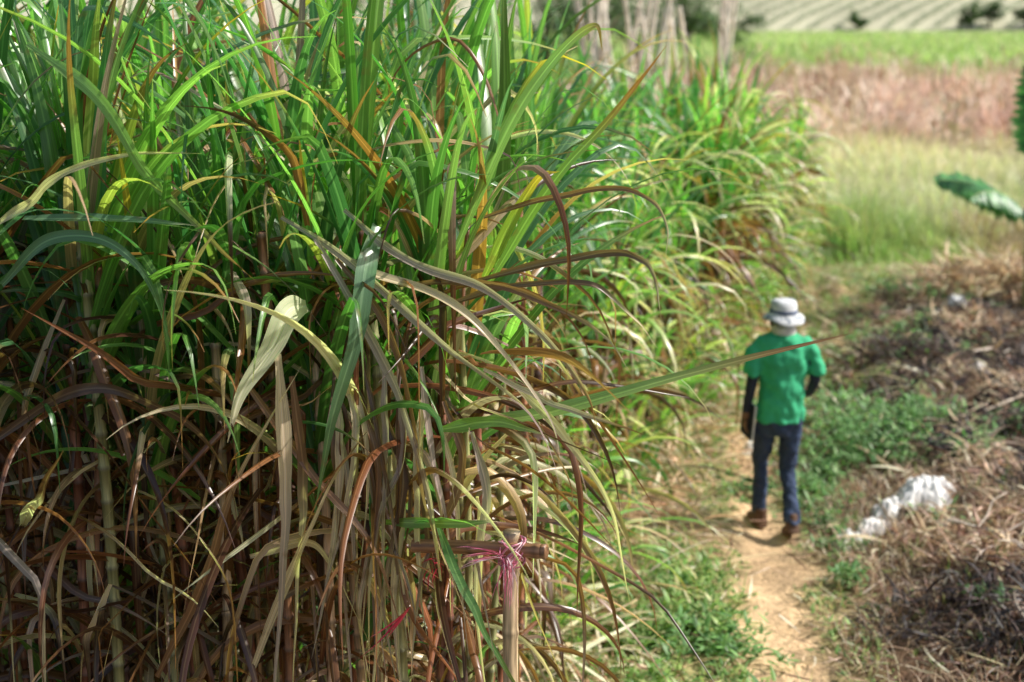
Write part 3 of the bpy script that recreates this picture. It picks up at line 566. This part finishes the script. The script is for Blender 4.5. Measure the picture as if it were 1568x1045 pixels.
hair=solid('hair',(.012,.01,.009),rough=.6,scale=80)
HD=-.025
vs=[(0,0,.86),(0,0,1.04),(0,.0,1.26),(0,-.005,1.40),(0,.01,1.46),(0,.02,1.52+HD),(0,.03,1.59+HD),(0,.03,1.64+HD),
 (-.17,0,1.385),(-.222,-.03,1.13),(-.24,.03,.90),(-.243,.045,.83),
 (.17,0,1.385),(.232,-.06,1.14),(.24,.10,1.00),(.235,.17,.97),
 (-.085,.01,.84),(-.085,.18,.49),(-.070,.17,.10),(-.07,.26,.04),
 (.085,0,.84),(.08,.05,.48),(.068,-.19,.15),(.07,-.11,.07)]
es=[(0,1),(1,2),(2,3),(3,4),(4,5),(5,6),(6,7),(3,8),(8,9),(9,10),(10,11),(3,12),(12,13),(13,14),(14,15),(0,16),(16,17),(17,18),(18,19),(0,20),(20,21),(21,22),(22,23)]
rs=[.12,.115,.13,.075,.052,.066,.084,.066,.058,.044,.031,.033,.058,.044,.031,.033,.08,.055,.038,.03,.08,.055,.038,.03]
body=skin('body',vs,es,rs,[skm,slm,jean])
for p in body.data.polygons:
    c=p.center
    p.material_index=1 if (abs(c.x)>.13 and c.z<1.42 and (c.z>.885 and (c.x<0 or c.y<.13))) else (2 if c.z<.8 and abs(c.x)<.2 else 0)
def hand(name,w,d,sx):
    w=Vector(w);d=Vector(d).normalized();side=Vector((0,1,0)) if abs(d.z)>.7 else Vector((0,0,1));side=(side-d*side.dot(d)).normalized();inn=Vector((sx,0,0))
    V=[tuple(w)];E=[];Rr=[.026]
    for i,(o,L) in enumerate([(-.027,.062),(-.009,.075),(.009,.08),(.027,.07)]):
        k=len(V);a=w+d*.035+side*o*.8;b=w+d*.07+side*o
        c=b+(d*.8+inn*.5).normalized()*L*.5;e=c+(d*.35+inn*.9).normalized()*L*.45
        V+=[tuple(a),tuple(b),tuple(c),tuple(e)];E+=[(0,k),(k,k+1),(k+1,k+2),(k+2,k+3)];Rr+=[.014,.010,.009,.007]
    k=len(V);a=w+side*.03+d*.02+inn*.01;b=a+(side*.6+d*.7+inn*.5).normalized()*.035;c=b+(d*.8+inn*.6).normalized()*.028
    V+=[tuple(a),tuple(b),tuple(c)];E+=[(0,k),(k,k+1),(k+1,k+2)];Rr+=[.014,.011,.009]
    skin(name,V,E,Rr,[skm],sub=2)
hand('left_hand',(-.243,.045,.84),(0,.12,-1),1);hand('right_hand',(.235,.165,.975),(-.1,1,-.25),-1)
up=(0,0,1)
cloth('shirt',[[((0,0,.83),.172,.145,up),((0,0,.95),.164,.137,up),((0,0,1.10),.164,.132,up),((0,-.005,1.24),.186,.135,up),((0,-.01,1.35),.205,.125,up),((0,-.01,1.42),.165,.10,up),((0,0,1.46),.085,.08,up)],
 [((-.13,0,1.375),.07,.08,(-.6,0,-.5)),((-.19,0,1.33),.072,.08,(-.4,0,-1)),((-.222,-.015,1.24),.062,.076,(-.12,-.05,-1)),((-.234,-.025,1.16),.064,.078,(-.1,-.08,-1))],
 [((.13,0,1.375),.07,.08,(.6,0,-.5)),((.19,0,1.33),.072,.08,(.4,0,-1)),((.226,-.02,1.24),.062,.076,(.12,-.08,-1)),((.240,-.045,1.16),.064,.078,(.1,-.1,-1))]],grn,wr=.05,sc_=.10)
cloth('trousers',[[((0,0,.72),.10,.09,up),((0,0,.82),.148,.12,up),((0,0,.92),.148,.12,up),((0,0,.98),.145,.11,up)],
 [((-.083,.0,.86),.084,.11,up),((-.088,.095,.66),.075,.092,up),((-.086,.175,.48),.059,.075,up),((-.080,.17,.28),.053,.070,up),((-.074,.18,.09),.058,.074,up)],
 [((.083,.0,.86),.084,.11,up),((.088,.035,.66),.075,.092,up),((.084,.045,.48),.059,.075,up),((.076,-.09,.28),.053,.070,up),((.070,-.185,.14),.058,.074,up)]],jean,wr=.035,sc_=.07)
def boot(name,x,y,z,pitch):
    o=cloth(name,[[((0,-.07,.035),.038,.033,(0,1,0)),((0,-.05,.042),.044,.042,(0,1,0)),((0,.03,.042),.045,.042,(0,1,0)),((0,.10,.035),.05,.034,(0,1,0)),((0,.17,.028),.046,.026,(0,1,0)),((0,.195,.022),.03,.017,(0,1,0))],
      [((0,-.02,.04),.046,.052,up),((0,-.02,.14),.047,.052,up)],[((0,-.078,.008),.04,.008,(0,1,0)),((0,.0,.008),.05,.008,(0,1,0)),((0,.19,.008),.045,.008,(0,1,0))]],bt,vox=.008,wr=.006,sc_=.03,sm=3)
    o.location=(x,y,z);o.rotation_euler=(pitch,0,0.08*(1 if x<0 else -1))
boot('left_boot',-.072,.17,.0,0);boot('right_boot',.068,-.195,.06,-.36)
def lathe(name,prof,c,mat,n=48,wob=0.,sd=1):
    V=[];F=[]
    for i,(r,z) in enumerate(prof):
        for k in range(n):
            a=2*math.pi*k/n;w=wob*(r/.16)**2*math.sin(a*2+sd)+wob*.4*(r/.16)**2*math.sin(a*5+sd)
            V.append((c[0]+r*math.cos(a),c[1]+r*1.12*math.sin(a),c[2]+z+w))
    for i in range(len(prof)-1):
        for k in range(n):F.append((i*n+k,i*n+(k+1)%n,(i+1)*n+(k+1)%n,(i+1)*n+k))
    return meshobj(name,V,F,mat,parent=man)
lathe('hat',[(.148,-.040),(.150,-.035),(.130,-.015),(.106,.002),(.096,.02),(.093,.06),(.085,.09),(.066,.102),(.04,.107),(.001,.108)],(0,.028,1.578),hatm,wob=.016)
lathe('hat_band',[(.0995,.012),(.0985,.034),(.095,.036)],(0,.028,1.58),solid('band',(.10,.13,.2)))
lathe('neck_scarf',[(.055,.04),(.072,.045),(.084,.02),(.088,-.01),(.082,-.035),(.06,-.04)],(0,.005,1.472),scf,wob=.02,sd=2)
import bmesh
def blob(name,c,s,mat):
    bm=bmesh.new();bmesh.ops.create_uvsphere(bm,u_segments=16,v_segments=12,radius=1)
    for v in bm.verts:v.co=Vector((c[0]+v.co.x*s[0],c[1]+v.co.y*s[1],c[2]+HD+v.co.z*s[2]))
    me=bpy.data.meshes.new(name);bm.to_mesh(me);bm.free();me.materials.append(mat);me.polygons.foreach_set('use_smooth',np.ones(len(me.polygons),bool))
    o=bpy.data.objects.new(name,me);scene.collection.objects.link(o);o.parent=man
blob('hair',(0,.005,1.57),(.083,.086,.07),hair)
blob('left_ear',(-.084,.03,1.55),(.012,.022,.032),skm);blob('right_ear',(.084,.03,1.55),(.012,.022,.032),skm)
blob('nose',(0,.122,1.545),(.014,.018,.024),skm);blob('mouth',(0,.104,1.505),(.024,.008,.007),solid('lips',(.25,.09,.07)))
blob('left_eye',(-.032,.104,1.565),(.013,.01,.008),hair);blob('right_eye',(.032,.104,1.565),(.013,.01,.008),hair)
def slab(name,c,s,rot,mat):
    bm=bmesh.new();bmesh.ops.create_cube(bm,size=1)
    for v in bm.verts:v.co=Vector((v.co.x*s[0],v.co.y*s[1],v.co.z*s[2]))
    bmesh.ops.bevel(bm,geom=bm.edges[:],offset=.003,segments=2,affect='EDGES')
    me=bpy.data.meshes.new(name);bm.to_mesh(me);bm.free();me.materials.append(mat);o=bpy.data.objects.new(name,me);scene.collection.objects.link(o);o.location=c;o.rotation_euler=rot;o.parent=man
slab('folder_cover',(-.226,.05,.83),(.008,.18,.27),(.15,0,.2),slm);slab('folder_paper',(-.214,.05,.83),(.012,.185,.262),(.15,0,.2),M_pl)
mz=float(height(np.array([1.97]),np.array([10.]))[0])
man.location=(1.97,10.06,mz+.01);man.rotation_euler=(0,0,.08);man.scale=(1.02,1.04,1.055)

# ---------------------------------------------------------------- light, world, camera
S=Vector((.80,.03,.80)).normalized()
el=math.asin(S.z);azr=math.atan2(S.x,S.y)
w=bpy.data.worlds.new("World");scene.world=w;w.use_nodes=True;nt=w.node_tree
bgk=nt.nodes['Background'];sk=nt.nodes.new('ShaderNodeTexSky');sk.sky_type='NISHITA';sk.sun_disc=False;sk.sun_elevation=el;sk.sun_rotation=azr;sk.dust_density=3.
nt.links.new(sk.outputs[0],bgk.inputs[0]);bgk.inputs[1].default_value=.14
sd=bpy.data.lights.new('sun','SUN');sd.energy=5;sd.angle=math.radians(.5);sd.color=(1,.96,.88);so=bpy.data.objects.new('sun',sd);scene.collection.objects.link(so);so.rotation_euler=S.to_track_quat('Z','Y').to_euler()
cd=bpy.data.cameras.new('camera');co=bpy.data.objects.new('camera',cd);scene.collection.objects.link(co)
co.location=(0,0,3.72);co.rotation_euler=(math.radians(90-12.99),0,0);cd.lens=50;cd.sensor_width=36;cd.clip_end=5000
cd.dof.use_dof=True;cd.dof.focus_distance=5.0;cd.dof.aperture_fstop=1.8
scene.camera=co
scene.view_settings.view_transform='Standard';scene.view_settings.look='None';scene.view_settings.exposure=0
